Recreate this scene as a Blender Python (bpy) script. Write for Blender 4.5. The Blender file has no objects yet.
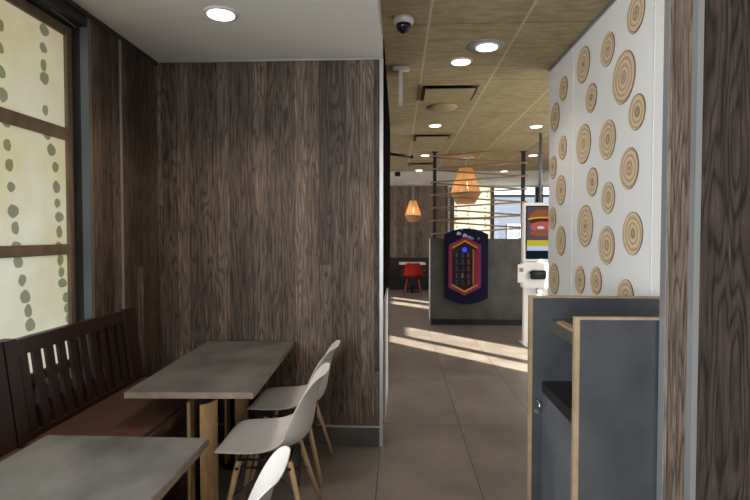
import bpy, bmesh, math, random
from mathutils import Vector, Matrix
from math import radians as R, pi, sin, cos

S = bpy.context.scene
COL = S.collection
random.seed(4)

# ------------------------------------------------------------------ camera
cd = bpy.data.cameras.new('camera'); cam = bpy.data.objects.new('camera', cd); COL.objects.link(cam)
cd.sensor_width = 36; cd.lens = 36 * 510 / 750; cd.clip_start = .05; cd.clip_end = 300
cam.location = (0, 0, 1.49); cam.rotation_euler = (R(90 - 1.68), 0, R(2.58))
S.camera = cam

# ------------------------------------------------------------------ world and sun
w = bpy.data.worlds.new('sky'); S.world = w; w.use_nodes = True
wn = w.node_tree.nodes; wl = w.node_tree.links; wn.clear()
wo = wn.new('ShaderNodeOutputWorld'); bg = wn.new('ShaderNodeBackground')
bg.inputs['Color'].default_value = (.80, .91, 1.0, 1); bg.inputs['Strength'].default_value = 2.3
wl.new(bg.outputs[0], wo.inputs[0])
sd = bpy.data.lights.new('sun', 'SUN'); sun = bpy.data.objects.new('sun', sd); COL.objects.link(sun)
sd.energy = 40; sd.angle = R(.6); sd.color = (1, .90, .74)
sun.rotation_euler = Vector((-.707, .707, -.42)).to_track_quat('-Z', 'Y').to_euler()

def area_lamp(name, loc, rot, sx, sy, watt, col=(.86, .93, 1.0)):
    a = bpy.data.lights.new(name, 'AREA'); o = bpy.data.objects.new(name, a); COL.objects.link(o)
    a.shape = 'RECTANGLE'; a.size = sx; a.size_y = sy; a.energy = watt; a.color = col; o.location = loc; o.rotation_euler = rot
# daylight for the left and far right windows, added fill by the blank walls
area_lamp('daylight_left', (-1.66, -1.3, 1.7), (0, R(-90), 0), 1.7, 3.0, 300, (.92, .955, 1.0))
area_lamp('fill_rear', (.4, -2.95, 1.5), (R(90), 0, 0), 2.6, 2.2, 12)  # added fill, the rear wall has no window
area_lamp('daylight_far_right', (4.15, 5.0, 1.5), (0, R(90), 0), 2.2, 4.6, 120, (1, .97, .92))
area_lamp('fill_far_left', (-4.1, 10.5, 1.6), (0, R(-90), 0), 2.0, 6.0, 150, (1, .97, .92))  # added fill for the far seating, no window on that side

vs = S.view_settings
vs.view_transform = 'Standard'; vs.look = 'None'; vs.gamma = 1; vs.use_curve_mapping = False
vs.exposure = 0.0
try:
    S.cycles.use_denoising = True
    S.cycles.max_bounces = 10; S.cycles.diffuse_bounces = 6; S.cycles.sample_clamp_indirect = 4
    S.cycles.caustics_reflective = False; S.cycles.caustics_refractive = False
except Exception: pass

# ------------------------------------------------------------------ materials
def lin(c):
    return tuple((x / 12.92 if x <= .04045 else ((x + .055) / 1.055) ** 2.4) for x in [v / 255 for v in c]) + (1,)
def base(name, col=(128, 128, 128), rough=.6, metal=0, spec=.5):
    m = bpy.data.materials.new(name); m.use_nodes = True
    b = m.node_tree.nodes['Principled BSDF']
    b.inputs['Base Color'].default_value = lin(col); b.inputs['Roughness'].default_value = rough
    b.inputs['Metallic'].default_value = metal; b.inputs['Specular IOR Level'].default_value = spec
    return m, m.node_tree.nodes, m.node_tree.links, b
def N(n, t, **kw):
    x = n.new(t)
    for k, v in kw.items(): setattr(x, k, v)
    return x
def mth(n, l, op, a, b=None, c=None):
    x = n.new('ShaderNodeMath'); x.operation = op
    for i, v in enumerate((a, b, c)):
        if v is None: continue
        if isinstance(v, (int, float)): x.inputs[i].default_value = v
        else: l.new(v, x.inputs[i])
    return x.outputs[0]
def mottle(name, c1, c2, scale=6, rough=.6, metal=0, spec=.5, stretch=(1, 1, 1), detail=6, bump=0, c3=None):
    m, n, l, b = base(name, c1, rough, metal, spec)
    tc = N(n, 'ShaderNodeNewGeometry'); mp = N(n, 'ShaderNodeMapping'); mp.inputs['Scale'].default_value = stretch
    l.new(tc.outputs['Position'], mp.inputs['Vector'])
    ns = N(n, 'ShaderNodeTexNoise'); ns.inputs['Scale'].default_value = scale; ns.inputs['Detail'].default_value = detail
    ns.inputs['Roughness'].default_value = .6
    l.new(mp.outputs[0], ns.inputs['Vector'])
    cr = N(n, 'ShaderNodeValToRGB'); cr.color_ramp.elements[0].position = .34; cr.color_ramp.elements[1].position = .68
    cr.color_ramp.elements[0].color = lin(c1); cr.color_ramp.elements[1].color = lin(c2)
    l.new(ns.outputs[0], cr.inputs[0]); l.new(cr.outputs[0], b.inputs['Base Color'])
    if bump:
        bp = N(n, 'ShaderNodeBump'); bp.inputs['Strength'].default_value = bump; bp.inputs['Distance'].default_value = .002
        l.new(ns.outputs[0], bp.inputs['Height']); l.new(bp.outputs[0], b.inputs['Normal'])
    return m
def wood_planks(name, pal, width=.105, rough=.62, grain=1.0, spec=.35, knots=True):
    """vertical weathered planks, horizontal coordinate = x + y so that it works on every axis aligned wall"""
    m, n, l, b = base(name, (90, 75, 65), rough, 0, spec)
    g = N(n, 'ShaderNodeNewGeometry'); sx = N(n, 'ShaderNodeSeparateXYZ'); l.new(g.outputs['Position'], sx.inputs[0])
    u = mth(n, l, 'ADD', sx.outputs[0], sx.outputs[1]); z = sx.outputs[2]
    v1 = N(n, 'ShaderNodeTexVoronoi', voronoi_dimensions='1D', feature='F1'); v1.inputs['Scale'].default_value = 1 / width; v1.inputs['Randomness'].default_value = .55; l.new(u, v1.inputs['W'])
    ve = N(n, 'ShaderNodeTexVoronoi', voronoi_dimensions='1D', feature='DISTANCE_TO_EDGE'); ve.inputs['Scale'].default_value = 1 / width; ve.inputs['Randomness'].default_value = .55; l.new(u, ve.inputs['W'])
    wn1 = N(n, 'ShaderNodeTexWhiteNoise', noise_dimensions='3D'); l.new(v1.outputs['Color'], wn1.inputs['Vector'])
    zo = mth(n, l, 'MULTIPLY_ADD', wn1.outputs['Value'], 7.0, z)
    zc = mth(n, l, 'FLOOR', mth(n, l, 'DIVIDE', zo, 3.4)); zf = mth(n, l, 'FRACT', mth(n, l, 'DIVIDE', zo, 3.4))
    cv = N(n, 'ShaderNodeCombineXYZ'); l.new(wn1.outputs['Value'], cv.inputs[0]); l.new(zc, cv.inputs[1])
    wn2 = N(n, 'ShaderNodeTexWhiteNoise', noise_dimensions='3D'); l.new(cv.outputs[0], wn2.inputs['Vector'])
    # grain: strongly stretched noise, a wave distorted round knots
    gv = N(n, 'ShaderNodeCombineXYZ')
    l.new(mth(n, l, 'MULTIPLY', u, 105), gv.inputs[0]); l.new(mth(n, l, 'MULTIPLY', zo, 4.6), gv.inputs[2])
    l.new(mth(n, l, 'MULTIPLY', wn2.outputs['Value'], 37), gv.inputs[1])
    n1 = N(n, 'ShaderNodeTexNoise'); n1.inputs['Scale'].default_value = 1.0; n1.inputs['Detail'].default_value = 9; n1.inputs['Roughness'].default_value = .68
    n1.inputs['Distortion'].default_value = .5
    l.new(gv.outputs[0], n1.inputs['Vector'])
    kv = N(n, 'ShaderNodeCombineXYZ')
    l.new(mth(n, l, 'MULTIPLY', u, 9), kv.inputs[0]); l.new(mth(n, l, 'MULTIPLY', zo, .9), kv.inputs[2])
    l.new(mth(n, l, 'MULTIPLY', wn2.outputs['Value'], 19), kv.inputs[1])
    n2 = N(n, 'ShaderNodeTexNoise'); n2.inputs['Scale'].default_value = 1.0; n2.inputs['Detail'].default_value = 2
    l.new(kv.outputs[0], n2.inputs['Vector'])
    rings = mth(n, l, 'SINE', mth(n, l, 'MULTIPLY_ADD', n2.outputs[0], 95, mth(n, l, 'MULTIPLY', u, 90)))
    rings = mth(n, l, 'MULTIPLY', mth(n, l, 'POWER', mth(n, l, 'MULTIPLY_ADD', rings, .5, .5), 3.0), .26)
    val = mth(n, l, 'ADD', mth(n, l, 'MULTIPLY', n1.outputs[0], 1.8), mth(n, l, 'MULTIPLY', wn2.outputs['Value'], .42))
    val = mth(n, l, 'SUBTRACT', val, mth(n, l, 'ADD', mth(n, l, 'MULTIPLY', rings, grain), .62))
    cr = N(n, 'ShaderNodeValToRGB'); e = cr.color_ramp.elements
    e[0].position = .0; e[0].color = lin(pal[0]); e[1].position = 1; e[1].color = lin(pal[-1])
    for i, c in enumerate(pal[1:-1]):
        q = e.new((i + 1) / (len(pal) - 1)); q.color = lin(c)
    l.new(val, cr.inputs[0])
    # joints between planks
    jm = mth(n, l, 'LESS_THAN', ve.outputs['Distance'], .0016 / width)
    d2 = mth(n, l, 'LESS_THAN', zf, .0005)
    jm = mth(n, l, 'MAXIMUM', jm, d2)
    mx = N(n, 'ShaderNodeMix', data_type='RGBA'); l.new(mth(n, l, 'MULTIPLY', jm, .7), mx.inputs['Factor'])
    l.new(cr.outputs[0], mx.inputs[6]); mx.inputs[7].default_value = lin(tuple(c * .45 for c in pal[0]))
    # a few dark knots
    vv = N(n, 'ShaderNodeCombineXYZ'); l.new(mth(n, l, 'MULTIPLY', u, 5.2), vv.inputs[0]); l.new(mth(n, l, 'MULTIPLY', z, 2.6), vv.inputs[2])
    vo = N(n, 'ShaderNodeTexVoronoi'); vo.inputs['Scale'].default_value = 1; l.new(vv.outputs[0], vo.inputs['Vector'])
    ks = N(n, 'ShaderNodeMapRange'); ks.inputs[1].default_value = .035; ks.inputs[2].default_value = .085
    ks.inputs[3].default_value = .75 if knots else 0; ks.inputs[4].default_value = 0; l.new(vo.outputs['Distance'], ks.inputs[0])
    mk = N(n, 'ShaderNodeMix', data_type='RGBA'); l.new(ks.outputs[0], mk.inputs['Factor'])
    l.new(mx.outputs[2], mk.inputs[6]); mk.inputs[7].default_value = lin(tuple(c * .5 for c in pal[0]))
    l.new(mk.outputs[2], b.inputs['Base Color'])
    bp = N(n, 'ShaderNodeBump'); bp.inputs['Strength'].default_value = .25; bp.inputs['Distance'].default_value = .002
    l.new(val, bp.inputs['Height']); l.new(bp.outputs[0], b.inputs['Normal'])
    return m
def tiles(name, c1, c2, line, x0, y0, tw, tl, lw, rough=.45, spec=.5, scale=5, linecol_v=None, stretch=(1, 1, 1), fine=0, lwy=None, linev=None):
    m, n, l, b = base(name, c1, rough, 0, spec)
    g = N(n, 'ShaderNodeNewGeometry'); sx = N(n, 'ShaderNodeSeparateXYZ'); l.new(g.outputs['Position'], sx.inputs[0])
    a = mth(n, l, 'DIVIDE', mth(n, l, 'SUBTRACT', sx.outputs[0], x0), tw); c = mth(n, l, 'DIVIDE', mth(n, l, 'SUBTRACT', sx.outputs[1], y0), tl)
    def near(v, size, lw_):
        f = mth(n, l, 'FRACT', v); d = mth(n, l, 'MULTIPLY', mth(n, l, 'MINIMUM', f, mth(n, l, 'SUBTRACT', 1, f)), size)
        return mth(n, l, 'LESS_THAN', d, lw_ / 2)
    jx = near(a, tw, lw); jy = near(c, tl, lwy or lw)
    cv = N(n, 'ShaderNodeCombineXYZ'); l.new(mth(n, l, 'FLOOR', a), cv.inputs[0]); l.new(mth(n, l, 'FLOOR', c), cv.inputs[1])
    wn_ = N(n, 'ShaderNodeTexWhiteNoise', noise_dimensions='3D'); l.new(cv.outputs[0], wn_.inputs['Vector'])
    mp = N(n, 'ShaderNodeMapping'); mp.inputs['Scale'].default_value = stretch
    ad = N(n, 'ShaderNodeVectorMath', operation='ADD'); l.new(g.outputs['Position'], ad.inputs[0]); 
    sc = N(n, 'ShaderNodeVectorMath', operation='SCALE'); l.new(wn_.outputs['Color'], sc.inputs[0]); sc.inputs['Scale'].default_value = 9
    l.new(sc.outputs[0], ad.inputs[1]); l.new(ad.outputs[0], mp.inputs['Vector'])
    ns = N(n, 'ShaderNodeTexNoise'); ns.inputs['Scale'].default_value = scale; ns.inputs['Detail'].default_value = 7; ns.inputs['Roughness'].default_value = .62
    l.new(mp.outputs[0], ns.inputs['Vector'])
    v = mth(n, l, 'ADD', ns.outputs[0], mth(n, l, 'MULTIPLY_ADD', wn_.outputs['Value'], .12, -.06))
    if fine:
        nf = N(n, 'ShaderNodeTexNoise'); nf.inputs['Scale'].default_value = 120; nf.inputs['Detail'].default_value = 3
        l.new(mp.outputs[0], nf.inputs['Vector'])
        v = mth(n, l, 'ADD', v, mth(n, l, 'MULTIPLY_ADD', nf.outputs[0], fine, -fine / 2))
    cr = N(n, 'ShaderNodeValToRGB'); cr.color_ramp.elements[0].position = .3; cr.color_ramp.elements[1].position = .7
    cr.color_ramp.elements[0].color = lin(c1); cr.color_ramp.elements[1].color = lin(c2); l.new(v, cr.inputs[0])
    m1 = N(n, 'ShaderNodeMix', data_type='RGBA'); l.new(jy, m1.inputs['Factor']); l.new(cr.outputs[0], m1.inputs[6]); m1.inputs[7].default_value = lin(line)
    m2 = N(n, 'ShaderNodeMix', data_type='RGBA'); l.new(jx, m2.inputs['Factor']); l.new(m1.outputs[2], m2.inputs[6]); m2.inputs[7].default_value = lin(linev or line)
    l.new(m2.outputs[2], b.inputs['Base Color'])
    rr = mth(n, l, 'MULTIPLY_ADD', ns.outputs[0], .25, rough - .12); l.new(rr, b.inputs['Roughness'])
    return m
def emis(name, col, st):
    m = bpy.data.materials.new(name); m.use_nodes = True; n = m.node_tree.nodes; n.clear()
    o = n.new('ShaderNodeOutputMaterial'); e = n.new('ShaderNodeEmission'); e.inputs[0].default_value = lin(col); e.inputs[1].default_value = st
    m.node_tree.links.new(e.outputs[0], o.inputs[0]); return m
def translucent(name, col, amt, diffcol=None, noise=None, spec=0):
    m = bpy.data.materials.new(name); m.use_nodes = True; n = m.node_tree.nodes; l = m.node_tree.links; n.clear()
    o = n.new('ShaderNodeOutputMaterial'); t = n.new('ShaderNodeBsdfTranslucent'); d = n.new('ShaderNodeBsdfDiffuse'); mx = n.new('ShaderNodeMixShader')
    t.inputs[0].default_value = lin(col); d.inputs[0].default_value = lin(diffcol or col); mx.inputs[0].default_value = amt
    if noise:
        g = N(n, 'ShaderNodeNewGeometry'); mp = N(n, 'ShaderNodeMapping'); mp.inputs['Scale'].default_value = noise[1]
        l.new(g.outputs['Position'], mp.inputs['Vector'])
        ns = N(n, 'ShaderNodeTexNoise'); ns.inputs['Scale'].default_value = noise[0]; ns.inputs['Detail'].default_value = 6; l.new(mp.outputs[0], ns.inputs['Vector'])
        cr = N(n, 'ShaderNodeValToRGB'); cr.color_ramp.elements[0].position = .32; cr.color_ramp.elements[1].position = .68
        cr.color_ramp.elements[0].color = lin(noise[2]); cr.color_ramp.elements[1].color = lin(col)
        l.new(ns.outputs[0], cr.inputs[0]); l.new(cr.outputs[0], t.inputs[0])
    l.new(d.outputs[0], mx.inputs[1]); l.new(t.outputs[0], mx.inputs[2]); l.new(mx.outputs[0], o.inputs[0]); return m

M = {}
M['wood_wall'] = wood_planks('weathered_plank', [(32, 25, 21), (70, 58, 49), (104, 88, 75), (150, 132, 116)], width=.092)
M['wood_lit'] = wood_planks('weathered_plank_lit', [(54, 44, 37), (100, 86, 74), (132, 115, 100), (160, 143, 127)], width=.19)  # same planks as the back wall, window light painted in as paler tones
M['wood_far'] = wood_planks('grey_plank', [(62, 52, 45), (104, 91, 80), (130, 115, 102), (156, 140, 126)])
M['wood_shaded'] = wood_planks('shaded_knotty_plank', [(18, 14, 12), (42, 34, 29), (62, 51, 44), (88, 75, 65)], width=.21, grain=1.6)  # same wood left unlit, shade painted in as darker tones; knots are real
M['floor'] = tiles('porcelain_floor', (106, 97, 91), (134, 123, 115), (58, 50, 44), -.125, 3.99, .61, 1.22, .006, rough=.40, spec=.45, scale=2.2, lwy=.006)
M['ceiling'] = tiles('tan_ceiling_tile', (150, 135, 106), (188, 171, 137), (112, 99, 74), .20, 3.383, .61, 1.22, .017, rough=.9, spec=.1, scale=7, stretch=(1, 3.5, 1), fine=.30, lwy=.008, linev=(196, 182, 150))
M['soffit'] = base('white_plaster', (226, 224, 218), .85)[0]
M['white'] = base('white_gloss_panel', (236, 235, 233), .45)[0]
M['white_trim'] = base('white_trim', (205, 205, 205), .5)[0]
M['silver'] = base('brushed_aluminium', (172, 174, 176), .38, .75)[0]
M['chrome'] = base('chrome', (200, 200, 200), .15, 1)[0]
M['bluegrey'] = base('bluegrey_frame', (96, 106, 116), .45, .2)[0]
M['black'] = base('black_metal', (20, 20, 22), .45)[0]
M['black_soft'] = base('black_plastic', (14, 14, 15), .35)[0]
M['kick'] = base('black_kick', (12, 11, 11), .6)[0]
M['brown_frame'] = mottle('brown_window_frame', (104, 88, 68), (124, 106, 84), 20, .55, stretch=(1, 1, .2))
M['concrete'] = mottle('dark_concrete_laminate', (58, 55, 51), (84, 80, 75), 3.2, .5, detail=9)
M['concrete_bin'] = mottle('slate_laminate', (46, 48, 51), (68, 70, 73), 3.0, .42, detail=9)
M['tabletop'] = mottle('grey_concrete_tabletop', (76, 75, 74), (114, 112, 110), 5.5, .33, detail=9, stretch=(1, .6, 1), spec=.6)
M['oak'] = mottle('oak', (165, 128, 84), (194, 158, 110), 9, .45, stretch=(6, 6, .8))
M['oak_edge'] = mottle('oak_edge', (134, 112, 86), (154, 132, 104), 12, .5)
M['edge_dull'] = mottle('tabletop_edge', (104, 90, 76), (128, 112, 94), 12, .5)
M['bench_wood'] = mottle('dark_stained_wood', (32, 18, 14), (50, 29, 23), 10, .42, stretch=(6, 6, .8))
M['seat_leather'] = mottle('brown_vinyl', (66, 41, 30), (80, 52, 38), 14, .5)
M['shell'] = base('white_shell', (212, 208, 204), .42)[0]
M['red'] = base('red_plastic', (165, 20, 16), .4)[0]
M['beech'] = mottle('beech_leg', (176, 142, 104), (200, 166, 126), 10, .5, stretch=(5, 5, .6))
M['blind'] = translucent('cream_parchment', (255, 250, 226), .9, (222, 214, 184), (3.0, (1, 1, 1), (242, 228, 186)))
M['spot'] = translucent('grey_spot', (176, 182, 168), .85, (80, 82, 76))
M['lampwood'] = translucent('veneer_slats', (255, 236, 208), .65, (225, 190, 148))
M['bulb'] = emis('lamp_glow', (255, 214, 160), 7)
M['downlight'] = emis('downlight_glow', (255, 240, 214), 9)
M['rodwood'] = base('bronze_rod', (158, 128, 100), .5)[0]
M['navy'] = base('navy_board', (12, 10, 46), .6, 0, .2)[0]
M['magenta'] = base('magenta_frame', (140, 20, 66), .35)[0]
M['purple'] = base('purple_frame', (66, 24, 100), .35)[0]
M['yellow'] = base('yellow_frame', (200, 148, 40), .35)[0]
M['casein'] = base('case_interior', (10, 12, 22), .3)[0]
M['facade'] = mottle('blue_grey_siding', (50, 58, 74), (62, 70, 86), 2, .8, stretch=(.3, 1, 6))
M['asphalt'] = base('pale_pavement', (150, 148, 142), .9)[0]
gm = bpy.data.materials.new('clear_glass'); gm.use_nodes = True; M['glass'] = gm
gn = gm.node_tree.nodes; gl = gm.node_tree.links; gn.clear()
go = gn.new('ShaderNodeOutputMaterial'); gt = gn.new('ShaderNodeBsdfTransparent'); gg = gn.new('ShaderNodeBsdfGlossy'); gx = gn.new('ShaderNodeMixShader')
gt.inputs[0].default_value = (.93, .96, .97, 1); gg.inputs['Roughness'].default_value = .03; gx.inputs[0].default_value = .015
gl.new(gt.outputs[0], gx.inputs[1]); gl.new(gg.outputs[0], gx.inputs[2]); gl.new(gx.outputs[0], go.inputs[0])

# ------------------------------------------------------------------ helpers
class MB:
    def __init__(s): s.bm = bmesh.new(); s.mi = 0
    def _f(s, faces):
        for f in faces: f.material_index = s.mi
    def box(s, x0, x1, y0, y1, z0, z1, bev=0):
        b = bmesh.new(); bmesh.ops.create_cube(b, size=1)
        for v in b.verts: v.co = Vector(((x0 + x1) / 2 + v.co.x * (x1 - x0), (y0 + y1) / 2 + v.co.y * (y1 - y0), (z0 + z1) / 2 + v.co.z * (z1 - z0)))
        if bev: bmesh.ops.bevel(b, geom=b.edges[:], offset=bev, segments=2, affect='EDGES')
        s.add(b); return s
    def add(s, b, mat=None):
        mp = {}
        for v in b.verts: mp[v] = s.bm.verts.new(mat @ v.co if mat else v.co)
        for f in b.faces:
            try:
                q = s.bm.faces.new([mp[v] for v in f.verts]); q.smooth = f.smooth; q.material_index = s.mi
            except ValueError: pass
        b.free(); return s
    def tube(s, pts, r, seg=10, r2=None, cap=True):
        pts = [Vector(p) for p in pts]; rings = []
        for i, p in enumerate(pts):
            t = ((pts[min(i + 1, len(pts) - 1)] - pts[max(i - 1, 0)])).normalized()
            a = t.cross(Vector((0, 0, 1)));  a = a if a.length > .05 else t.cross(Vector((1, 0, 0))); a.normalize(); c = t.cross(a)
            rr = r if r2 is None else r + (r2 - r) * i / (len(pts) - 1)
            rings.append([s.bm.verts.new(p + a * cos(2 * pi * k / seg) * rr + c * sin(2 * pi * k / seg) * rr) for k in range(seg)])
        for A, B in zip(rings, rings[1:]):
            for k in range(seg):
                f = s.bm.faces.new((A[k], A[(k + 1) % seg], B[(k + 1) % seg], B[k])); f.smooth = True; f.material_index = s.mi
        if cap:
            s._f([s.bm.faces.new(rings[0][::-1]), s.bm.faces.new(rings[-1])])
        return s
    def sheet(s, pts):
        s._f([s.bm.faces.new([s.bm.verts.new(p) for p in pts])]); return s
    def lathe(s, prof, c=(0, 0, 0), seg=32, smooth=True, axis='z'):
        rings = []
        for r, h in prof:
            ring = []
            for k in range(seg):
                a = 2 * pi * k / seg
                if axis == 'z': p = (c[0] + r * cos(a), c[1] + r * sin(a), c[2] + h)
                elif axis == 'x': p = (c[0] + h, c[1] + r * cos(a), c[2] + r * sin(a))
                else: p = (c[0] + r * cos(a), c[1] + h, c[2] + r * sin(a))
                ring.append(s.bm.verts.new(p))
            rings.append(ring)
        for A, B in zip(rings, rings[1:]):
            for k in range(seg):
                f = s.bm.faces.new((A[k], A[(k + 1) % seg], B[(k + 1) % seg], B[k])); f.smooth = smooth; f.material_index = s.mi
        if prof[0][0] > 1e-5: s._f([s.bm.faces.new(rings[0][::-1])])
        if prof[-1][0] > 1e-5: s._f([s.bm.faces.new(rings[-1])])
        return s
    def prism(s, poly, y0, y1, hole=None, axis='y'):
        """polygon of (u,z) extruded along axis; with hole: ring between two equal-count polygons"""
        def P(u, v, d): return (u, d, v) if axis == 'y' else ((d, u, v) if axis == 'x' else (u, v, d))
        A = [s.bm.verts.new(P(u, v, y0)) for u, v in poly]; B = [s.bm.verts.new(P(u, v, y1)) for u, v in poly]; n = len(poly)
        fs = []
        for k in range(n): fs.append(s.bm.faces.new((A[k], A[(k + 1) % n], B[(k + 1) % n], B[k])))
        if hole is None: fs += [s.bm.faces.new(A[::-1]), s.bm.faces.new(B)]
        else:
            C = [s.bm.verts.new(P(u, v, y0)) for u, v in hole]; D = [s.bm.verts.new(P(u, v, y1)) for u, v in hole]
            for k in range(n):
                j = (k + 1) % n
                fs += [s.bm.faces.new((C[k], C[j], D[j], D[k])), s.bm.faces.new((A[k], A[j], C[j], C[k])), s.bm.faces.new((B[k], B[j], D[j], D[k]))]
        s._f(fs); return s
    def build(s, name, mats, parent=None, mods=None, at=None):
        bmesh.ops.recalc_face_normals(s.bm, faces=s.bm.faces[:])
        me = bpy.data.meshes.new(name)
        if at is not None: bmesh.ops.translate(s.bm, verts=s.bm.verts[:], vec=-Vector(at))
        s.bm.to_mesh(me); s.bm.free()
        for m in (mats if isinstance(mats, (list, tuple)) else [mats]): me.materials.append(m)
        o = bpy.data.objects.new(name, me); COL.objects.link(o)
        if at is not None: o.location = at
        if parent: o.parent = parent
        return o
def tag(o, label=None, cat=None, group=None, kind=None):
    if label: o['label'] = label
    if cat: o['category'] = cat
    if group: o['group'] = group
    if kind: o['kind'] = kind
    return o
def thing(name, label, cat, loc=(0, 0, 0), rz=0, group=None):
    o = bpy.data.objects.new(name, None); COL.objects.link(o); o.empty_display_size = .1
    o.location = loc; o.rotation_euler = (0, 0, rz); return tag(o, label, cat, group)
def struct(o): o['kind'] = 'structure'; return o
def kids(o): return [c for c in COL.objects if c.parent == o]
def copy_tree(o, parent=None):
    c = o.copy(); COL.objects.link(c); c.parent = parent
    for ch in kids(o): copy_tree(ch, c)
    return c

# ================================================================== SETTING
XW = -1.70          # left wall
XR = 4.20           # far right wall
YB = 3.56           # plank wall behind the tables
YF = 14.3           # back wall of the restaurant
ZC, ZS = 2.865, 2.71
def sbox(name, mat, *b, **k):
    return struct(MB().box(*b).build(name, mat, **k))
sbox('floor', M['floor'], -4.4, XR + .2, -3, YF + .2, -.1, 0)
sbox('ceiling', M['ceiling'], -4.4, XR + .2, -3, 11.1, ZC, ZC + .1)
sbox('ceiling_back', M['soffit'], -4.4, XR + .2, 11.1, YF + .2, ZC - .004, ZC + .1)
sbox('ceiling_soffit', M['soffit'], XW - .3, -.107, -3, YB, ZS, ZC)
g = sbox('ground', M['asphalt'], -60, 60, -60, 90, -.2, -.12)

# partition (plank wall behind the tables, thick block with the passage side)
sbox('wall_back', M['wood_wall'], XW - .3, -.125, YB, YB + .02, .0, ZC)
M['matte_dark'] = base('matte_dark_laminate', (22, 20, 20), 1, 0, 0)[0]
sbox('wall_partition', M['matte_dark'], -4.2, -.115, YB + .02, 6.45, 0, ZC)
sbox('wall_partition_corner', M['matte_dark'], -.5, -.10, YB + .045, 6.5, 1.12, ZC)
sbox('baseboard_back', M['concrete'], XW, -.125, YB - .012, YB, 0, .135)
sbox('trim_1', M['silver'], XW, -.122, YB - .016, YB, .135, .145)
sbox('trim_2', M['silver'], -.128, -.104, YB - .014, YB + .035, 0, ZC)
sbox('trim_3', M['silver'], XW, -.107, YB - .008, YB, ZS - .008, ZS)
sbox('trim_4', M['white_trim'], -.12, -.098, 4.05, 5.1, .0, .96)  # white strip stands in for a sunlit line on the passage side
sbox('wall_rear', M['soffit'], -4.4, XR + .2, -3.1, -3, 0, ZC)

# left wall with its window
WY = 2.755
sbox('wall_left', M['wood_wall'], XW - .3, XW, WY + .01, YB, 0, ZS)
sbox('wall_left_low', M['wood_shaded'], -1.86, XW, -3, WY + .01, 0, .68)
sbox('trim_5', M['silver'], XW - .001, XW + .008, 3.065, 3.08, .9, ZS)
sbox('trim_6', M['bluegrey'], -1.742, -1.697, WY - .006, WY + .006, .74, ZS - .03)
sbox('trim_7', M['brown_frame'], XW - .001, XW + .006, WY + .006, WY + .018, .74, ZS - .02)
sbox('trim_8', M['black'], XW - .1, XW, -3, WY - .005, 2.625, ZS)
sbox('trim_9', M['bench_wood'], XW - .002, XW + .01, -3, YB, ZS - .03, ZS - .004)
sbox('window_sill', M['black'], -1.86, XW + .01, -3, WY, .68, .70)
wf = struct(MB().box(-1.86, -1.742, 2.752, 2.765, .70, 2.64).box(-1.86, -1.78, -3, 2.752, 2.62, 2.70).build('window_1', M['black']))
fr = MB().box(-1.83, -1.79, 2.712, 2.752, .70, 2.62)
for z0, z1 in ((2.57, 2.62), (2.005, 2.07), (1.385, 1.44), (.762, .808)): fr.box(-1.83, -1.795, -3, 2.712, z0, z1)
for y in (1.1, -.5, -2.1): fr.box(-1.828, -1.797, y - .03, y + .03, .84, 2.58)
fr.build('window_frame', M['brown_frame'], wf)
# parchment pane of the blind with its rows of grey spots
pn = MB(); pn.sheet([(-1.81, 1.1, .79), (-1.81, 2.74, .79), (-1.81, 2.74, 2.60), (-1.81, 1.1, 2.60)]); pn.mi = 1
rowA = [(2.325, 1.603), (2.335, 1.523), (2.339, 1.429), (2.35, 1.362), (2.374, 1.273), (2.391, 1.189), (2.409, 1.118), (2.421, 1.047), (2.433, 0.97), (2.269, 2.445), (2.266, 2.34), (2.269, 2.233), (2.278, 2.132), (2.293, 2.012), (2.296, 1.907), (2.306, 1.816), (2.315, 1.715)]
rowB = [(2.562, 2.538), (2.552, 2.444), (2.55, 2.357), (2.555, 2.293), (2.558, 2.131), (2.57, 2.011), (2.599, 1.934), (2.628, 1.849), (2.633, 1.744), (2.638, 1.66), (2.652, 1.586), (2.65, 1.506), (2.64, 1.432), (2.654, 1.356), (2.661, 1.291), (2.667, 1.231), (2.698, 1.152), (2.705, 1.09), (2.712, 1.034)]
allrows = rowA + rowB
for off in (-.9,): allrows += [(y + off, z + random.uniform(-.02, .02)) for y, z in rowA]
for y, z in allrows:
    ry, rz = random.uniform(.022, .036), random.uniform(.024, .034); n = 22; ph = random.random() * 6
    poly = [(y + ry * cos(2 * pi * k / n) * (1 + .10 * sin(4 * pi * k / n + ph)), z + rz * sin(2 * pi * k / n) * (1 + .08 * sin(6 * pi * k / n + ph))) for k in range(n)]
    pn.sheet([(-1.8085, a_, b_) for a_, b_ in poly])
pn.build('blind', [M['blind'], M['spot']], wf)
MB().box(-1.815, -1.812, -3, 1.1, .79, 2.6).box(-1.815, -1.812, -3, 2.74, .70, .765).build('pane', M['glass'], wf)  # low strip added so bright ground outside stands in for a sunlit sill
# blind chain glinting at the window head
MB().tube([(-1.755, 1.2, 2.66), (-1.755, 2.0, 2.655), (-1.755, 2.5, 2.64), (-1.755, 2.72, 2.63)], .006, 8).tube([(-1.745, 1.2, 2.648), (-1.745, 2.5, 2.630), (-1.745, 2.72, 2.615)], .004, 8).build('blind_chain', M['silver'], wf)

# white feature wall on the right, its end, trims
sbox('wall_right', M['white'], 1.26, 1.42, 1.58, 4.34, 0, ZC - .02)
sbox('trim_10', M['silver'], 1.25, 1.43, 1.60, 4.35, ZC - .02, ZC)
for i, y in enumerate((3.77, 2.60)):
    sbox('trim_%d' % (11 + i), M['white_trim'], 1.257, 1.261, y - .004, y + .004, 0, ZC - .02)
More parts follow.
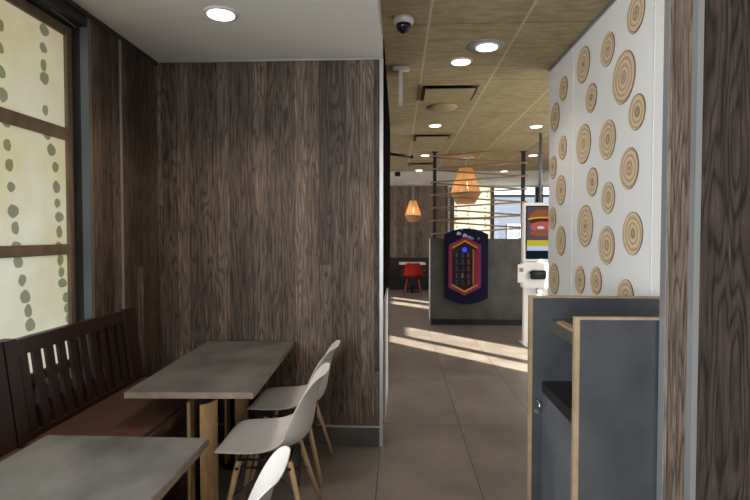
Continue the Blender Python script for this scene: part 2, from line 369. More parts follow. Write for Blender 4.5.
# plank pier in the foreground and the plank wall beside it, toned lit and shaded
sbox('wall_pier', M['wood_lit'], .90, 1.25, 1.617, 1.785, 0, ZC)
sbox('wall_near_right', M['wood_shaded'], .916, 3.2, 1.592, 1.617, 0, ZC)
sbox('trim_13', M['silver'], .898, .916, 1.590, 1.619, 0, ZC)
sbox('trim_14', M['silver'], .898, .91, 1.752, 1.788, 0, ZC)
sbox('wall_near_side', M['wood_shaded'], 3.0, 3.1, -3, 1.6, 0, ZC)

# far left side and rear walls of the restaurant
sbox('wall_far_left', M['wood_wall'], -4.3, -4.2, 6.4, YF, 0, ZC)
sbox('wall_far', M['wood_far'], -4.4, 1.38, YF, YF + .1, 0, ZC)
sbox('wall_far_low', M['concrete'], 1.38, XR + .2, YF, YF + .1, 0, .85)
sbox('wall_far_head', M['white'], 1.38, XR + .2, YF, YF + .1, 2.81, ZC)
w2 = struct(MB().box(1.38, 1.44, YF - .06, YF + .06, .85, 2.81).build('window_2', M['silver']))
MB().box(2.56, 2.66, YF - .04, YF + .06, .85, 2.81).box(1.44, 1.56, YF - .02, YF + .05, .85, 2.81).box(1.44, 2.56, YF - .02, YF + .05, 1.93, 1.98).box(1.44, 2.56, YF - .02, YF + .05, 1.30, 1.34).build('window_frame', M['brown_frame'], w2)
p2 = MB(); p2.sheet([(1.5, YF + .012, .85), (2.6, YF + .012, .85), (2.6, YF + .012, 2.8), (1.5, YF + .012, 2.8)]); p2.mi = 1
for xx in (1.64, 1.98, 2.44):
    for k in range(17):
        a = 2 * pi / 10; cx, cz = xx + random.uniform(-.02, .02) + .03 * sin(k * .5), .95 + k * .108 + random.uniform(-.02, .02)
        p2.sheet([(cx + .028 * cos(a * j), YF + .0095, cz + .03 * sin(a * j)) for j in range(10)])
p2.build('pane', [M['blind'], M['spot']], w2)
w3 = struct(MB().box(2.66, 4.2, YF - .02, YF + .05, .85, .90).box(3.78, 3.98, YF - .06, YF + .06, .85, 2.81).build('window_3', M['black']))
MB().box(2.66, 3.8, YF + .02, YF + .025, .9, 2.81).build('pane', M['glass'], w3)

# right wall of the restaurant: unseen windows, openings shaped to cast the floor sun bands
WT = [2.66, 2.50, 2.66, 2.66, 2.66]
op = [(2.66, 3.25), (3.325, 4.22), (4.56, 4.74), (6.58, 7.2), (7.5, 7.95)]
edges = [-3] + [v for o_ in op for v in o_] + [YF + .1]
rw = MB()
for a, b_ in zip(edges[0::2], edges[1::2]): rw.box(XR, XR + .12, a, b_, 0, ZC)
rw.box(XR, XR + .12, 2.66, 7.95, 0, .25); rw.box(XR, XR + .12, 2.66, 7.95, 2.66, ZC); rw.box(XR, XR + .12, 3.325, 4.22, 2.50, 2.66)
struct(rw.build('wall_far_right', M['soffit']))
for i, (a, b_) in enumerate(op):
    f_ = struct(MB().prism([(a, .25), (b_, .25), (b_, WT[i]), (a, WT[i])], XR - .01, XR + .10, hole=[(a + .02, .28), (b_ - .02, .28), (b_ - .02, WT[i] - .03), (a + .02, WT[i] - .03)], axis='x').build('window_%d' % (4 + i), M['black']))
    MB().box(XR + .05, XR + .055, a + .02, b_ - .02, .28, WT[i] - .03).build('pane', M['glass'], f_)

# building across the road
M['facade_pane'] = base('dull_window_pane', (84, 94, 112), .3)[0]; M['facade_frame'] = base('facade_window_frame', (138, 142, 150), .6)[0]
bd = thing('building', 'blue grey building seen through the far clear window', 'building', (7.38, 30, -.12))
MB().box(-9, 14, 0, 5, 0, 3.95).build('wall', M['facade'], bd)
MB().box(-9.2, 14.2, -.25, 5.2, 3.95, 4.12).build('roof', M['white_trim'], bd)
for x in (-4.2, -1.05, 2.1):
    wi = MB().prism([(x, 1.40), (x + .8, 1.40), (x + .8, 2.25), (x, 2.25)], -.06, .0, hole=[(x + .07, 1.47), (x + .73, 1.47), (x + .73, 2.18), (x + .07, 2.18)]).box(x + .37, x + .43, -.05, 0, 1.45, 2.2).box(x + .05, x + .75, -.05, 0, 1.80, 1.85).build('window', M['facade_frame'], bd)
    MB().box(x + .06, x + .74, -.02, -.005, 1.46, 2.19).build('pane', M['facade_pane'], wi)

# ================================================================== HALF WALL with rod screen and toy case
hw = thing('half_wall', 'dark concrete-look half wall with a black kick plate', 'partition', (1.32, 8.53, 0))
MB().box(-.785, .785, -.09, .09, .10, 1.43).build('panel', M['concrete'], hw)
MB().box(-.77, .77, -.07, .07, 0, .10).build('kick_plate', M['kick'], hw)
MB().box(-.797, -.785, -.095, .095, .1, 1.432).build('edge_trim', M['white_trim'], hw)

sc = thing('rod_screen', 'open screen of zigzag bronze rods between two black posts on the half wall', 'screen', (1.32, 8.52, 1.43))
for x in (-.715, .735): MB().box(x - .027, x + .027, -.03, .03, .0, 1.425).box(x - .06, x + .06, -.05, .05, 0, .012).box(x - .05, x + .05, -.045, .045, 1.425, 1.435).build('post', M['black'], sc)
def pz(y): return 1.49 + (235 - y) * 8.52 / 510 - 1.43
left = [157.5, 170, 183, 195.7, 208.4, 221, 234]; right = [151, 164, 177, 189.7, 202.5, 215.5, 228]
for i, yl in enumerate(left):
    for yr in ([right[i], right[i + 1]] if i + 1 < len(right) else [right[i]]):
        f_ = -.045 if yr < yl else .045
        MB().tube([(-.79, f_, pz(yl)), (.79, f_, pz(yr))], .0135, 8).build('rod', M['rodwood'], sc)

tc = thing('toy_display_case', 'navy toy display case with a magenta and yellow hexagon frame on the half wall', 'display case', (1.115, 8.44, .98))
def dome(wd, hh, bul, n=14):
    top = [(-wd + 2 * wd * k / n, hh + bul * (1 - (2 * k / n - 1) ** 2)) for k in range(n + 1)]
    return top + [(x, -z) for x, z in reversed(top)]
MB().prism(dome(.355, .52, .10), -.05, .0).build('board', M['navy'], tc)
def hexa(a, b, c): return [(0, c), (a, b), (a, -b), (0, -c), (-a, -b), (-a, b)]
HX = -.026
def sh(p): return [(x + HX, z) for x, z in p]
MB().prism(sh(hexa(.268, .348, .488)), -.060, -.05, hole=sh(hexa(.252, .338, .472))).build('outer_frame', M['purple'], tc)
MB().prism(sh(hexa(.255, .34, .475)), -.078, -.05, hole=sh(hexa(.205, .31, .425))).build('frame', M['magenta'], tc)
for s_ in (-1, 1):
    MB().prism([(x + HX, z * s_) for x, z in ((-.205, .285), (0, .40), (.205, .285), (.205, .315), (0, .430), (-.205, .315))], -.084, -.05).build('inner_frame', M['yellow'], tc)
MB().prism(sh(hexa(.206, .288, .41)), -.056, -.0505).build('interior', M['casein'], tc)
MB().box(.105, .117, -.072, -.056, -.30, .28).build('divider', M['yellow'], tc)
MB().box(.120, .180, -.070, -.056, -.28, .26).build('side_strip', M['magenta'], tc)
MB().lathe([(.0, -.02), (.034, -.012), (.042, .0)], (-.03, -.06, .27), 16, axis='y').build('case_light', emis('case_light_glow', (70, 80, 255), .8), tc)
cc = [(60, 80, 200), (200, 190, 170), (220, 90, 50), (60, 150, 120), (190, 60, 60), (90, 110, 160), (220, 160, 60), (60, 60, 120), (150, 60, 130), (40, 120, 80)]
cm = [base('toy_colour_%s' % 'abcdefghij'[i], tuple(v * .62 for v in c), .4)[0] for i, c in enumerate(cc)]
q = 0
for r_ in range(5):
    for c_ in range(3):
        x, z = -.165 + c_ * .095, -.27 + r_ * .112; k = (r_ * 3 + c_ * 7 + r_ * r_) % 10
        ty = MB().lathe([(0, 0), (.018, .004), (.022, .020), (.015, .038), (.010, .042), (.018, .052), (.019, .065), (.010, .078), (0, .080)], (1.115 + x, 8.44 - .088, .98 + z - .03), 12).build('toy_figure', cm[k], at=(1.115 + x, 8.352, .98 + z - .03))
        col_ = ['left', 'middle', 'right'][c_]; row_ = ['bottom', 'second lowest', 'middle', 'second highest', 'top'][r_]
        tag(ty, 'tiny toy figure in the hexagon case, %s row, %s column' % (row_, col_), 'toy', 'toys in the hexagon display case'); q += 1
        MB().box(x - .03, x + .03, -.10, -.056, z - .036, z - .030).build('shelf', M['casein'], tc)
dm = [base('decal_pale', (190, 195, 225), .5)[0], base('decal_blue', (110, 120, 200), .5)[0], base('decal_gold', (150, 130, 110), .5)[0]]
for (x, z, rr, m_) in ((-.12, .535, .032, 0), (-.02, .50, .036, 0), (.09, .455, .03, 1), (-.07, .60, .018, 1), (.20, .455, .017, 2), (.05, .475, .02, 0), (-.075, .44, .02, 1)):
    MB().prism([(x + rr * (1 + .25 * (k % 2)) * cos(k * pi / 5), z + rr * (1.25 - .35 * (k % 3)) * sin(k * pi / 5)) for k in range(10)], -.056, -.0505).build('decal', dm[m_], tc)

# ================================================================== CEILING FITTINGS
def downlight(x, y, z, label, r_=.083, watt=30, gimbal=False, col=(1, .92, .82), size=.08, spot=2.2):
    r = r_ * .9
    t = thing('downlight', label, 'ceiling light', (x, y, z), 0, 'recessed round ceiling downlights')
    MB().lathe([(r * .84, -.004), (r * 1.0, -.012), (r * 1.2, -.006), (r * 1.22, 0)], (0, 0, 0), 32).build('trim_ring', M['white_trim'], t)
    MB().lathe([(0.0001, -.0135), (r * .5, -.0150), (r * .95, -.0130), (r * .96, -.003)], (0, 0, 0), 32).build('lens', M['downlight'], t)
    ld = bpy.data.lights.new('lamp', 'SPOT'); lo = bpy.data.objects.new('lamp', ld); COL.objects.link(lo); lo.parent = t
    ld.energy = watt; ld.color = col; ld.shadow_soft_size = size; ld.spot_size = spot; ld.spot_blend = .7; lo.location = (0, 0, -.05)
    return t
downlight(-.974, 2.80, ZS, 'round downlight in the white soffit above the far table', .085, 46, col=(1, .79, .61))
downlight(-.974, .6, ZS, 'round downlight in the white soffit above the near table', .085, 6)
downlight(.496, 4.10, ZC, 'round downlight in the tan ceiling, left of the tilted one', .083, 12)
g_ = downlight(.645, 3.79, ZC, 'tilted round downlight with a wide grey ring, nearest in the tan ceiling', .088, 12)
MB().lathe([(.11, -.003), (.135, -.006), (.14, 0)], (-.01, 0, 0), 32).build('bezel', M['silver'], g_)
for x, y, wt, lb in ((.46, 6.45, 14, 'round downlight in front of the black-posted rod screen, left one'), (1.737, 6.56, 14, 'round downlight near the pole beside the white wall'),
                 (.462, 8.84, 16, 'round downlight just beyond the left screen post'), (.442, 10.86, 18, 'small far downlight above the faint pendant lamp'),
                 (2.273, 11.1, 18, 'small far downlight above the large pendant lamp'), (2.316, 8.92, 16, 'round downlight between screen post and kiosk pole')):
    downlight(x, y, ZC, lb, .08, wt)

def vent(y0, y1, x0, x1, lab):
    t = thing('ceiling_vent', lab, 'vent', ((x0 + x1) / 2, (y0 + y1) / 2, ZC), 0, 'square ceiling vents')
    a, b_ = (x1 - x0) / 2, (y1 - y0) / 2
    MB().box(-a, a, -b_, b_, -.006, 0).build('recess', M['black_soft'], t)
    MB().box(-a + .03, a - .03, -b_ + .03, b_ - .03, -.040, -.030, .003).box(-.04, .04, -.04, .04, -.031, -.005).build('plaque', M['tan'], t)
    MB().prism([(-a - .02, -b_ - .02), (a + .02, -b_ - .02), (a + .02, b_ + .02), (-a - .02, b_ + .02)], -.010, 0, hole=[(-a, -b_), (a, -b_), (a, b_), (-a, b_)], axis='z').build('frame', M['tan'], t)
M['tan'] = mottle('tan_painted_metal', (160, 142, 106), (172, 153, 116), 8, .7)
vent(4.72, 5.24, .22, .74, 'square tan ceiling vent nearest the camera dome')
vent(7.0, 7.5, .22, .72, 'square tan ceiling vent in front of the rod screen')
vent(9.75, 10.25, .20, .70, 'square tan ceiling vent beyond the rod screen')
tag(MB().lathe([(.0001, -.028), (.10, -.026), (.15, -.014), (.165, 0)], (.471, 5.55, ZC), 36).build('ceiling_speaker', M['tan']), 'round tan ceiling speaker just beyond the nearest square vent', 'speaker')

cc_ = thing('security_camera', 'white and black dome security camera on the tan ceiling', 'camera', (.033, 3.285, ZC))
MB().lathe([(.066, 0), (.068, -.018), (.060, -.034), (.048, -.040)], (0, 0, 0), 32).build('housing', M['white_trim'], cc_)
MB().lathe([(.050, -.036), (.047, -.058), (.036, -.078), (.018, -.090), (.0001, -.094)], (0, 0, 0), 32).build('dome', base('smoked_dome', (16, 16, 20), .08)[0], cc_)

ex = thing('hanging_sign', 'thin white edge-on sign hanging from the tan ceiling', 'sign', (.022, 4.22, ZC))
MB().box(-.065, .07, -.03, .03, -.035, 0, .006).build('housing', M['white_trim'], ex)
MB().box(-.018, .014, -.03, .20, -.27, -.035, .002).build('plate', M['white'], ex)

tag(MB().box(-.07, .05, 11.1, 11.22, 2.77, 2.861, .01).build('ceiling_sensor', M['black_soft']), 'small black box sensor on the far white ceiling', 'sensor')
rd = thing('wall_rod', 'short black rod sticking out from the passage wall', 'rod', (-.10, 6.2, 2.45))
MB().tube([(0, 0, .02), (.265, 0, -.015)], .017, 12).build('rod', M['black'], rd)
MB().tube([(.262, 0, -.015), (.285, 0, -.018)], .025, 12).build('end_cap', M['black_soft'], rd)
MB().lathe([(.035, 0), (.035, .012)], (0, 0, .02), 16, axis='x').build('wall_plate', M['black'], rd)

def pendant(x, y, zb, H, W, lab, watt, topz=ZC):
    t = thing('pendant_lamp', lab, 'lamp', (x, y, zb), 0, 'veneer pendant lamps')
    prof = [(.31, 0), (.50, .30), (.455, .42), (.215, 1.0)]
    nf = 16; s_ = MB()
    for k in range(nf):
        a0, a1 = 2 * pi * (k + .04) / nf, 2 * pi * (k + .96) / nf
        for (r0, h0), (r1, h1) in zip(prof, prof[1:]):
            P = [(r0, h0, a0), (r0, h0, a1), (r1, h1, a1), (r1, h1, a0)]
            vo = [s_.bm.verts.new((W * r * cos(a), W * r * sin(a), H * h)) for r, h, a in P]
            vi = [s_.bm.verts.new(((W * r - .004) * cos(a), (W * r - .004) * sin(a), H * h)) for r, h, a in P]
            s_.bm.faces.new(vo); s_.bm.faces.new(vi[::-1])
            for i in range(4): s_.bm.faces.new((vo[i], vo[(i + 1) % 4], vi[(i + 1) % 4], vi[i]))
    s_.build('lamp_shade', M['lampwood'], t)
    rg = MB()
    for r_, h_ in prof[1:2]: rg.lathe([(W * r_ - .006, H * h_ - .004), (W * r_ + .003, H * h_ - .004), (W * r_ + .003, H * h_ + .004), (W * r_ - .006, H * h_ + .004)], (0, 0, 0), 32)
    rg.build('ring', M['rodwood'], t)
    MB().tube([(0, 0, H * .92), (0, 0, topz - zb)], .005, 6).build('cord', M['white_trim'], t)
    MB().lathe([(.03, 0), (.03, .06)], (0, 0, H * .88), 12).build('lamp_holder', M['white_trim'], t)
    MB().lathe([(.05, topz - zb - .02), (.055, topz - zb)], (0, 0, 0), 20).build('canopy', M['white_trim'], t)
    MB().lathe([(.001, 0), (.035, .02), (.05, .06), (.035, .11), (.02, .14)], (0, 0, H * .40), 16).build('bulb', M['bulb'], t)
    ld = bpy.data.lights.new('lamp', 'POINT'); lo = bpy.data.objects.new('lamp', ld); COL.objects.link(lo); lo.parent = t
    ld.energy = watt; ld.color = (1, .88, .72); ld.shadow_soft_size = .07; lo.location = (0, 0, H * .45)
pendant(1.20, 9.15, 2.045, .63, .54, 'large warm veneer pendant lamp behind the rod screen', 16)
pendant(.40, 13.6, 1.84, .56, .43, 'small warm veneer pendant lamp near the far plank wall', 14)

# ================================================================== WOOD SLICE DISCS on the white wall
dwm = bpy.data.materials.new('turned_wood_rings'); dwm.use_nodes = True; n = dwm.node_tree.nodes; l = dwm.node_tree.links; b = n['Principled BSDF']
tcn = N(n, 'ShaderNodeTexCoord'); oi = N(n, 'ShaderNodeObjectInfo'); se = N(n, 'ShaderNodeSeparateXYZ'); l.new(tcn.outputs['Object'], se.inputs[0])
rv = mth(n, l, 'SQRT', mth(n, l, 'ADD', mth(n, l, 'POWER', mth(n, l, 'ADD', se.outputs[1], .12 * .1), 2), mth(n, l, 'POWER', se.outputs[2], 2)))
ns = N(n, 'ShaderNodeTexNoise'); ns.inputs['Scale'].default_value = 9; ns.inputs['Detail'].default_value = 3
av = N(n, 'ShaderNodeVectorMath', operation='ADD'); l.new(tcn.outputs['Object'], av.inputs[0]); l.new(oi.outputs['Location'], av.inputs[1]); l.new(av.outputs[0], ns.inputs['Vector'])
rr_ = mth(n, l, 'MULTIPLY_ADD', ns.outputs[0], .03, rv)
mrc = N(n, 'ShaderNodeMapRange'); mrc.inputs[1].default_value = .025; mrc.inputs[2].default_value = .055; mrc.inputs[3].default_value = .32; mrc.inputs[4].default_value = 0; l.new(rr_, mrc.inputs[0])
wv = mth(n, l, 'MULTIPLY_ADD', mth(n, l, 'SINE', mth(n, l, 'MULTIPLY', rr_, 620)), .30, .56)
w2_ = mth(n, l, 'MULTIPLY_ADD', mth(n, l, 'SINE', mth(n, l, 'MULTIPLY_ADD', rr_, 190, mth(n, l, 'MULTIPLY', oi.outputs['Random'], 6))), .20, wv)
cr = N(n, 'ShaderNodeValToRGB'); e = cr.color_ramp.elements
e[0].position = .1; e[0].color = lin((112, 78, 48)); e[1].position = 1; e[1].color = lin((236, 220, 192)); q_ = e.new(.45); q_.color = lin((208, 180, 142))
l.new(mth(n, l, 'SUBTRACT', w2_, mrc.outputs[0]), cr.inputs[0]); l.new(cr.outputs[0], b.inputs['Base Color']); b.inputs['Roughness'].default_value = .55
M['disc_edge'] = base('disc_bark_edge', (110, 78, 50), .7)[0]
DS = [(2.799, 2.664, 0.215), (3.160, 2.605, 0.211), (3.567, 2.647, 0.257), (2.938, 2.369, 0.308), (3.981, 2.605, 0.198), (3.415, 2.384, 0.202), (2.771, 2.139, 0.203), (4.184, 2.435, 0.245), (3.544, 2.108, 0.283), (3.146, 2.063, 0.250), (3.983, 2.158, 0.191), (2.853, 1.853, 0.242), (4.226, 2.040, 0.198), (4.020, 1.838, 0.244), (3.380, 1.834, 0.201), (3.123, 1.712, 0.201), (4.222, 1.624, 0.196), (4.007, 1.445, 0.244), (3.498, 1.551, 0.299), (3.140, 1.428, 0.248), (2.799, 1.498, 0.247), (4.163, 1.136, 0.266), (3.582, 1.180, 0.203), (3.294, 1.200, 0.191), (2.871, 1.148, 0.210)]
DL = ['wooden ring disc cut by the picture top, nearest the plank pier', 'wooden ring disc just above and left of the largest disc', 'wooden ring disc third from the pier along the top of the white wall',
      'largest wooden ring disc, high on the white wall near the pier', 'small wooden ring disc high up by the wall seam at the far end', 'small wooden ring disc left of the largest disc',
      'wooden ring disc directly under the largest disc', 'topmost wooden ring disc at the far edge of the white wall', 'large wooden ring disc under two small discs, just right of the seam',
      'wooden ring disc in mid wall, third down between largest disc and seam', 'small wooden ring disc left of the seam, second from the top', 'large wooden ring disc, third down in the column nearest the pier',
      'small wooden ring disc second down at the far edge of the wall', 'wooden ring disc left of the seam, third from the top', 'small wooden ring disc in mid wall, at about lamp height',
      'wooden ring disc in mid wall right above the lower large disc', 'small wooden ring disc beside the ordering screen at the far edge', 'wooden ring disc left of the seam, lowest but one',
      'big lower wooden ring disc just right of the seam', 'large wooden ring disc low in the middle of the white wall', 'large wooden ring disc low in the column nearest the pier',
      'lowest wooden ring disc at the far edge, above the bin cabinet', 'left one of two small side-by-side discs above the bin cabinet', 'right one of two small side-by-side discs above the bin cabinet',
      'wooden ring disc half hidden behind the bin cabinet top']
for (y, z, d), lb in zip(DS, DL):
    o = MB(); r_ = d * .47
    o.lathe([(r_, .0), (r_, -.004), (r_ * .985, -.006)], (1.26, y, z), 48, axis='x'); 
    nface = len(o.bm.faces); o.bm.faces.ensure_lookup_table()
    for f in o.bm.faces:
        c_ = f.calc_center_median()
        f.material_index = 0 if (c_.x < 1.2545 and abs(c_.y - y) < 1e-3) else 1
    t = o.build('wood_disc', [dwm, M['disc_edge']], at=(1.26, y, z)); tag(t, lb, 'wall decoration', 'wooden ring discs on the white wall')

# ================================================================== BIN CABINET
bn = thing('waste_bin_cabinet', 'slate grey waste bin cabinet with oak-edged side panels', 'bin cabinet', (.94, 2.1, 0))
def sidepanel(y0, y1):
    p = MB().box(-.306, .29, y0, y1, 0, 1.195).build('side_panel', M['concrete_bin'], bn)
    MB().box(-.323, -.306, y0 - .001, y1 + .001, 0, 1.204).box(-.306, .29, y0 - .001, y1 + .001, 1.195, 1.204).build('edge_band', M['oak_edge'], p)
sidepanel(-.30, -.28); sidepanel(.32, .34)
d_ = MB().box(-.26, -.24, -.28, .32, .06, .75).build('door', mottle('lit_slate_laminate', (66, 70, 76), (92, 97, 104), 3, .42, detail=9), bn)  # panel laminate in paler colours, painting in light the door lacks
h_ = MB().tube([(-.285, .322, .715), (-.285, .295, .715), (-.280, .285, .70), (-.285, .282, .675)], .005, 8).tube([(-.285, .322, .66), (-.285, .312, .66)], .012, 12).build('latch', M['chrome'], bn)
MB().box(-.262, .28, -.28, .32, .75, .803, .003).build('counter', M['black'], bn)
MB().box(-.02, .28, -.28, .32, .803, 1.04).build('back_panel', M['concrete_bin'], bn)
MB().box(-.225, .28, -.28, .32, 1.04, 1.095).build('tray_shelf', M['concrete'], bn)
MB().box(-.23, -.20, -.28, .20, 1.095, 1.107).build('shelf_lip', M['oak_edge'], bn)
MB().box(-.24, .28, -.28, .32, .0, .06).build('kick_plate', M['kick'], bn)

# ================================================================== ORDERING KIOSK
kk = thing('ordering_kiosk', 'white self-ordering kiosk with a burger picture on its screen', 'kiosk', (1.968, 7.0, 0))
MB().box(-.285, .285, -.03, .05, 1.13, 1.925, .01).build('screen_housing', M['white'], kk)
MB().box(-.245, .245, -.036, -.029, 1.165, 1.885).build('screen_bezel', M['black_soft'], kk)
scm = [emis('screen_' + n_, c, .8) for n_, c in (('ground', (96, 84, 92)), ('bun', (150, 92, 62)), ('patty', (84, 44, 34)), ('tomato', (188, 96, 92)), ('yellow', (205, 190, 60)), ('white', (205, 215, 235)), ('blue', (26, 32, 52)), ('cheese', (226, 170, 60)))]
scn = MB(); scn.mi = 0; scn.box(-.23, .23, -.0385, -.036, 1.42, 1.87); scn.mi = 5; scn.box(-.23, .23, -.0385, -.036, 1.28, 1.34); scn.mi = 6; scn.box(-.23, .23, -.0385, -.036, 1.18, 1.28); scn.mi = 4; scn.box(-.23, .23, -.0385, -.036, 1.34, 1.42)
def ell(cx, cz, a, b_, y0, y1, half=False):
    return [(cx + a * cos(pi * k / 12), cz + b_ * sin(pi * k / 12)) for k in range(0, 13)] if half else [(cx + a * cos(2 * pi * k / 20), cz + b_ * sin(2 * pi * k / 20)) for k in range(20)]
def E(m_, cx, cz, a, b_, half=False):
    scn.mi = m_; scn.prism(ell(cx, cz, a, b_, 0, 0, half), -.0395 - .0006 * E.n, -.0385); E.n += 1
E.n = 0
E(1, -.02, 1.72, .19, .11, True); E(7, -.02, 1.705, .20, .03); E(2, -.02, 1.68, .195, .035); E(3, -.02, 1.60, .17, .075); E(1, -.02, 1.52, .18, .045); E(5, -.05, 1.59, .05, .02); E(3, .05, 1.63, .06, .03)
scn.build('screen', scm, kk)
MB().box(-.30, .30, -.10, .04, .78, 1.125, .012).build('payment_housing', M['white'], kk)
tm = MB().box(-.20, .0, -.16, -.10, .90, 1.02, .012).box(-.215, -.16, -.15, -.11, .975, 1.005, .004).build('card_terminal', M['black_soft'], kk)
MB().box(-.15, -.05, -.166, -.16, .965, 1.0).build('display', base('terminal_display', (70, 76, 74), .2)[0], tm)
tn = MB().box(-.37, -.27, -.13, -.118, .855, 1.10, .003).build('table_number_card', M['white'], kk)
MB().box(-.35, -.30, -.132, -.13, 1.0, 1.05).build('mark', M['oak_edge'], tn)
MB().box(-.26, .26, -.02, .06, .02, .78).build('pedestal', M['white'], kk)
MB().box(-.28, .28, -.18, .18, 0, .02, .004).build('base', M['white_trim'], kk)
MB().tube([(-.10, -.07, .70), (-.10, -.07, .78)], .02, 12).build('nozzle', M['chrome'], kk)
MB().tube([(-.045, .02, 1.925), (-.045, .02, 2.865)], .022, 12).tube([(.10, .02, 1.925), (.10, .02, 2.35)], .012, 10).box(-.05, .12, .005, .035, 2.33, 2.36).build('ceiling_pole', M['bluegrey'], kk)

# ================================================================== FAR SEATING
fb = thing('wall_bench', 'dark upholstered bench along the far plank wall', 'bench', (.35, 13.95, 0))
MB().box(-1.4, 1.15, .22, .33, 0.02, .86, .01).build('backrest', M['bench_wood'], fb)
MB().box(-1.4, 1.15, -.16, .22, .36, .46, .02).build('seat', M['bench_wood'], fb)
MB().box(-1.4, 1.15, -.10, .22, 0, .36).build('base', M['kick'], fb)
ft = thing('cafe_table', 'white topped table by the far dark bench', 'table', (.37, 13.28, 0))
MB().box(-.34, .34, -.34, .34, .735, .775, .006).build('tabletop', M['white'], ft)
MB().tube([(0, 0, .03), (0, 0, .735)], .035, 16).build('column', M['black'], ft)
MB().box(-.24, .24, -.03, .03, 0, .03, .006).box(-.03, .03, -.24, .24, 0, .03, .006).build('base', M['black'], ft)
# ================================================================== SHELL CHAIRS
def shell_chair(shell_mat, leg_mat, name, label, group=None, arms=False):
    t = thing(name, label, 'chair', (0, 0, 0), 0, group)
    P = [(.235, .428), (.225, .441), (.19, .448), (.10, .437), (0, .428), (-.08, .430), (-.148, .440), (-.198, .470), (-.224, .525), (-.234, .60), (-.247, .68), (-.268, .75), (-.289, .790), (-.306, .801)]
    Wd = [.135, .19, .222, .234, .236, .232, .224, .216, .210, .206, .200, .188, .158, .115]
    Lf = [.002, .004, .012, .024, .036, .056, .085, .110, .108, .088, .064, .040, .020, .008]
    bm = bmesh.new(); rows = []; K = 11
    for i, ((x, z), w_, lf) in enumerate(zip(P, Wd, Lf)):
        a = P[max(i - 1, 0)]; c = P[min(i + 1, len(P) - 1)]; tx, tz = c[0] - a[0], c[1] - a[1]; ln = math.hypot(tx, tz); nx, nz = -tz / ln, tx / ln
        if nz < 0 and i < 6: nx, nz = -nx, -nz
        if i >= 6 and nx < 0: nx, nz = -nx, -nz
        row = []
        for k in range(K):
            v = -1 + 2 * k / (K - 1); q = lf * abs(v) ** 2.2
            row.append(bm.verts.new((x + nx * q, w_ * v, z + nz * q)))
        rows.append(row)
    for A, B in zip(rows, rows[1:]):
        for k in range(K - 1): bm.faces.new((A[k], A[k + 1], B[k + 1], B[k])).smooth = True
    bmesh.ops.recalc_face_normals(bm, faces=bm.faces[:])
    me = bpy.data.meshes.new('shell'); bm.to_mesh(me); bm.free(); me.materials.append(shell_mat)
    for p in me.polygons: p.use_smooth = True
    o = bpy.data.objects.new('seat_shell', me); COL.objects.link(o); o.parent = t
    so = o.modifiers.new('solid', 'SOLIDIFY'); so.thickness = .007; so.offset = 0
    sb = o.modifiers.new('sub', 'SUBSURF'); sb.levels = 2; sb.render_levels = 2
    feet = [(.20, .215), (.20, -.215), (-.235, .215), (-.235, -.215)]; tops = [(.12, .135), (.12, -.135), (-.13, .135), (-.13, -.135)]
    for (fx, fy), (tx, ty) in zip(feet, tops):
        lg = MB().tube([(tx, ty, .385), ((tx + fx) / 2, (ty + fy) / 2, .19), (fx, fy, .0)], .0155, 12, .0105).build('leg', leg_mat, t)
        MB().tube([(tx * .9, ty * .9, .422), (tx, ty, .385), (tx * 1.03, ty * 1.03, .36)], .005, 6).lathe([(.008, -.019), (.008, .019)], (tx * 1.03, ty * 1.03, .355), 8, axis='y').build('bracket', M['black'], lg)
    fr_ = MB(); md = [((a + c) / 2 * 1.0, (b_ + d) / 2) for (a, b_), (c, d) in zip(feet, tops)]
    for (i, j) in ((0, 3), (1, 2)):
        fr_.tube([(tops[i][0] * 1.05, tops[i][1] * 1.05, .35), (feet[j][0] * .45 + tops[j][0] * .55, feet[j][1] * .45 + tops[j][1] * .55, .215)], .004, 6)
        fr_.tube([(tops[j][0] * 1.05, tops[j][1] * 1.05, .35), (feet[i][0] * .45 + tops[i][0] * .55, feet[i][1] * .45 + tops[i][1] * .55, .215)], .004, 6)
    for (i, j) in ((0, 1), (2, 3), (0, 2), (1, 3)):
        fr_.tube([(tops[i][0], tops[i][1], .392), (tops[j][0], tops[j][1], .392)], .006, 6)
    for (i, j) in ((0, 1), (2, 3)):
        fr_.tube([(tops[i][0] * 1.05, tops[i][1] * 1.05, .35), (feet[j][0] * .45 + tops[j][0] * .55, feet[j][1] * .45 + tops[j][1] * .55, .215)], .004, 6)
        fr_.tube([(tops[j][0] * 1.05, tops[j][1] * 1.05, .35), (feet[i][0] * .45 + tops[i][0] * .55, feet[i][1] * .45 + tops[i][1] * .55, .215)], .004, 6)
    fr_.build('wire_frame', M['black'], t)
    if arms: MB().box(-.14, .1, -.29, -.25, .60, .63, .01).box(-.14, .1, .25, .29, .60, .63, .01).tube([(.05, .27, .43), (.05, .27, .60)], .008, 6).tube([(.05, -.27, .43), (.05, -.27, .60)], .008, 6).build('armrest', shell_mat, t)
    return t
ch = shell_chair(M['shell'], M['beech'], 'shell_chair', 'white shell chair with beech legs at the far end of the far table', 'white shell chairs beside the tables')
ch.location = (-.675, 3.17, 0); ch.rotation_euler = (0, 0, pi - .02)
for (x, y, a, lb) in ((-.66, 2.57, .02, 'white shell chair with beech legs at the near end of the far table'), (-.637, 1.475, .05, 'white shell chair of the near table, only its back top in view')):
    c = copy_tree(ch); c.location = (x, y, 0); c.rotation_euler = (0, 0, pi + a); c['label'] = lb
rc = shell_chair(M['red'], M['red'], 'red_chair', 'red shell chair at the far white table', arms=True)
rc.location = (.37, 12.72, 0); rc.rotation_euler = (0, 0, pi / 2)

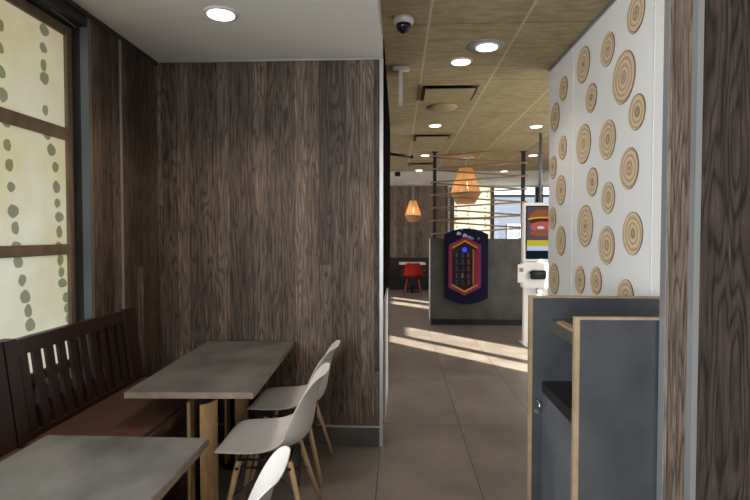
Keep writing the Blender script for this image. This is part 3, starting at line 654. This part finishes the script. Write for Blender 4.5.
# ================================================================== TABLES
def cafe(name, label, cy, L, rz=0, cx=-.985):
    t = thing(name, label, 'table', (cx, cy, 0), rz, 'grey topped tables along the bench')
    tp = MB().box(-.303, .303, -L / 2 + .004, L / 2 - .004, .717, .7455).build('tabletop', M['tabletop'], t)
    e_ = MB().prism([(-.307, -L / 2), (.307, -L / 2), (.307, L / 2), (-.307, L / 2)], .716, .744, hole=[(-.303, -L / 2 + .004), (.303, -L / 2 + .004), (.303, L / 2 - .004), (-.303, L / 2 - .004)], axis='z').build('edge_band', M['edge_dull'], t)
    for s_ in (-1, 1):
        yc = s_ * (L / 2 - .27); p = thing_part('pedestal', t)
        p.location = (-.03, yc, 0); p.rotation_euler = (0, 0, R(-24))
        MB().tube([(0, 0, 0.0), (0, 0, .70)], .022, 16).lathe([(.09, .685), (.10, .70), (.10, .716)], (0, 0, 0), 24).box(-.008, .008, -.05, .05, .02, .70).build('core_post', M['black'], p)
        for sg in (-1, 1):
            w_ = MB(); n_ = 14; out, inn = [], []
            for k in range(n_ + 1):
                a = -1.25 + 2.5 * k / n_
                out.append((sg * (.020 + .050 * cos(a) ** .7), .068 * sin(a)))
                inn.append((sg * (.014 + .044 * cos(a) ** .7), .054 * sin(a)))
            w_.prism(out + inn[::-1], .012, .62, axis='z')
            w_.build('wood_shell', M['oak'], p)
        MB().lathe([(.105, 0), (.105, .008), (.03, .012)], (0, 0, 0), 28).build('floor_plate', M['black'], p)
    return t
def thing_part(name, parent):
    o = bpy.data.objects.new(name, None); COL.objects.link(o); o.parent = parent; return o
cafe('cafe_table', 'grey topped table against the plank wall, far one', 2.935, 1.17, R(2.0), -1.01)
cafe('cafe_table', 'grey topped table in the foreground, near one', 1.225, 1.20, 0, -1.0)

# ================================================================== BENCHES
def bench(y0, y1, label):
    t = thing('slatted_bench', label, 'bench', (-1.4, (y0 + y1) / 2, 0), 0, 'dark slatted benches under the window')
    L = (y1 - y0) / 2
    def bk(z): return -.20 - (z - .57) * .13 - .03     # front face of the leaning back at height z (local x)
    def slab(mb, ya, yb, za, zb, th=.03, off=0):
        A = bk(za) + off; B = bk(zb) + off
        mb.prism([(A, za), (A - th, za), (B - th, zb), (B, zb)], ya, yb)
        return mb
    for a, b_ in ((-L, -L + .07), (L - .12, L)):
        slab(MB(), a, b_, .0, 1.035, .055, .015).build('post', M['bench_wood'], t)
    slab(MB(), -L + .07, L - .12, .955, 1.025, .035, .004).build('top_rail', M['bench_wood'], t)
    slab(MB(), -L + .07, L - .12, .50, .60, .03).build('bottom_rail', M['bench_wood'], t)
    y = -L + .10; 
    while y < L - .14:
        slab(MB(), y, y + .050, .59, .96, .016, -.006).build('slat', M['bench_wood'], t); y += .087
    MB().box(-.225, .275, -L + .0, L - .0, .52, .59, .018).build('seat_cushion', M['seat_leather'], t)
    MB().box(-.20, .25, -L + .01, L - .01, .08, .52).build('seat_base', base('bench_front', (52, 26, 20), .5)[0], t)
    MB().box(-.18, .20, -L + .03, L - .03, .0, .08).build('plinth', M['kick'], t)
bench(2.085, 3.16, 'dark slatted bench under the window beside the far table')
bench(.95, 2.075, 'dark slatted bench beside the near table, mostly cut off')
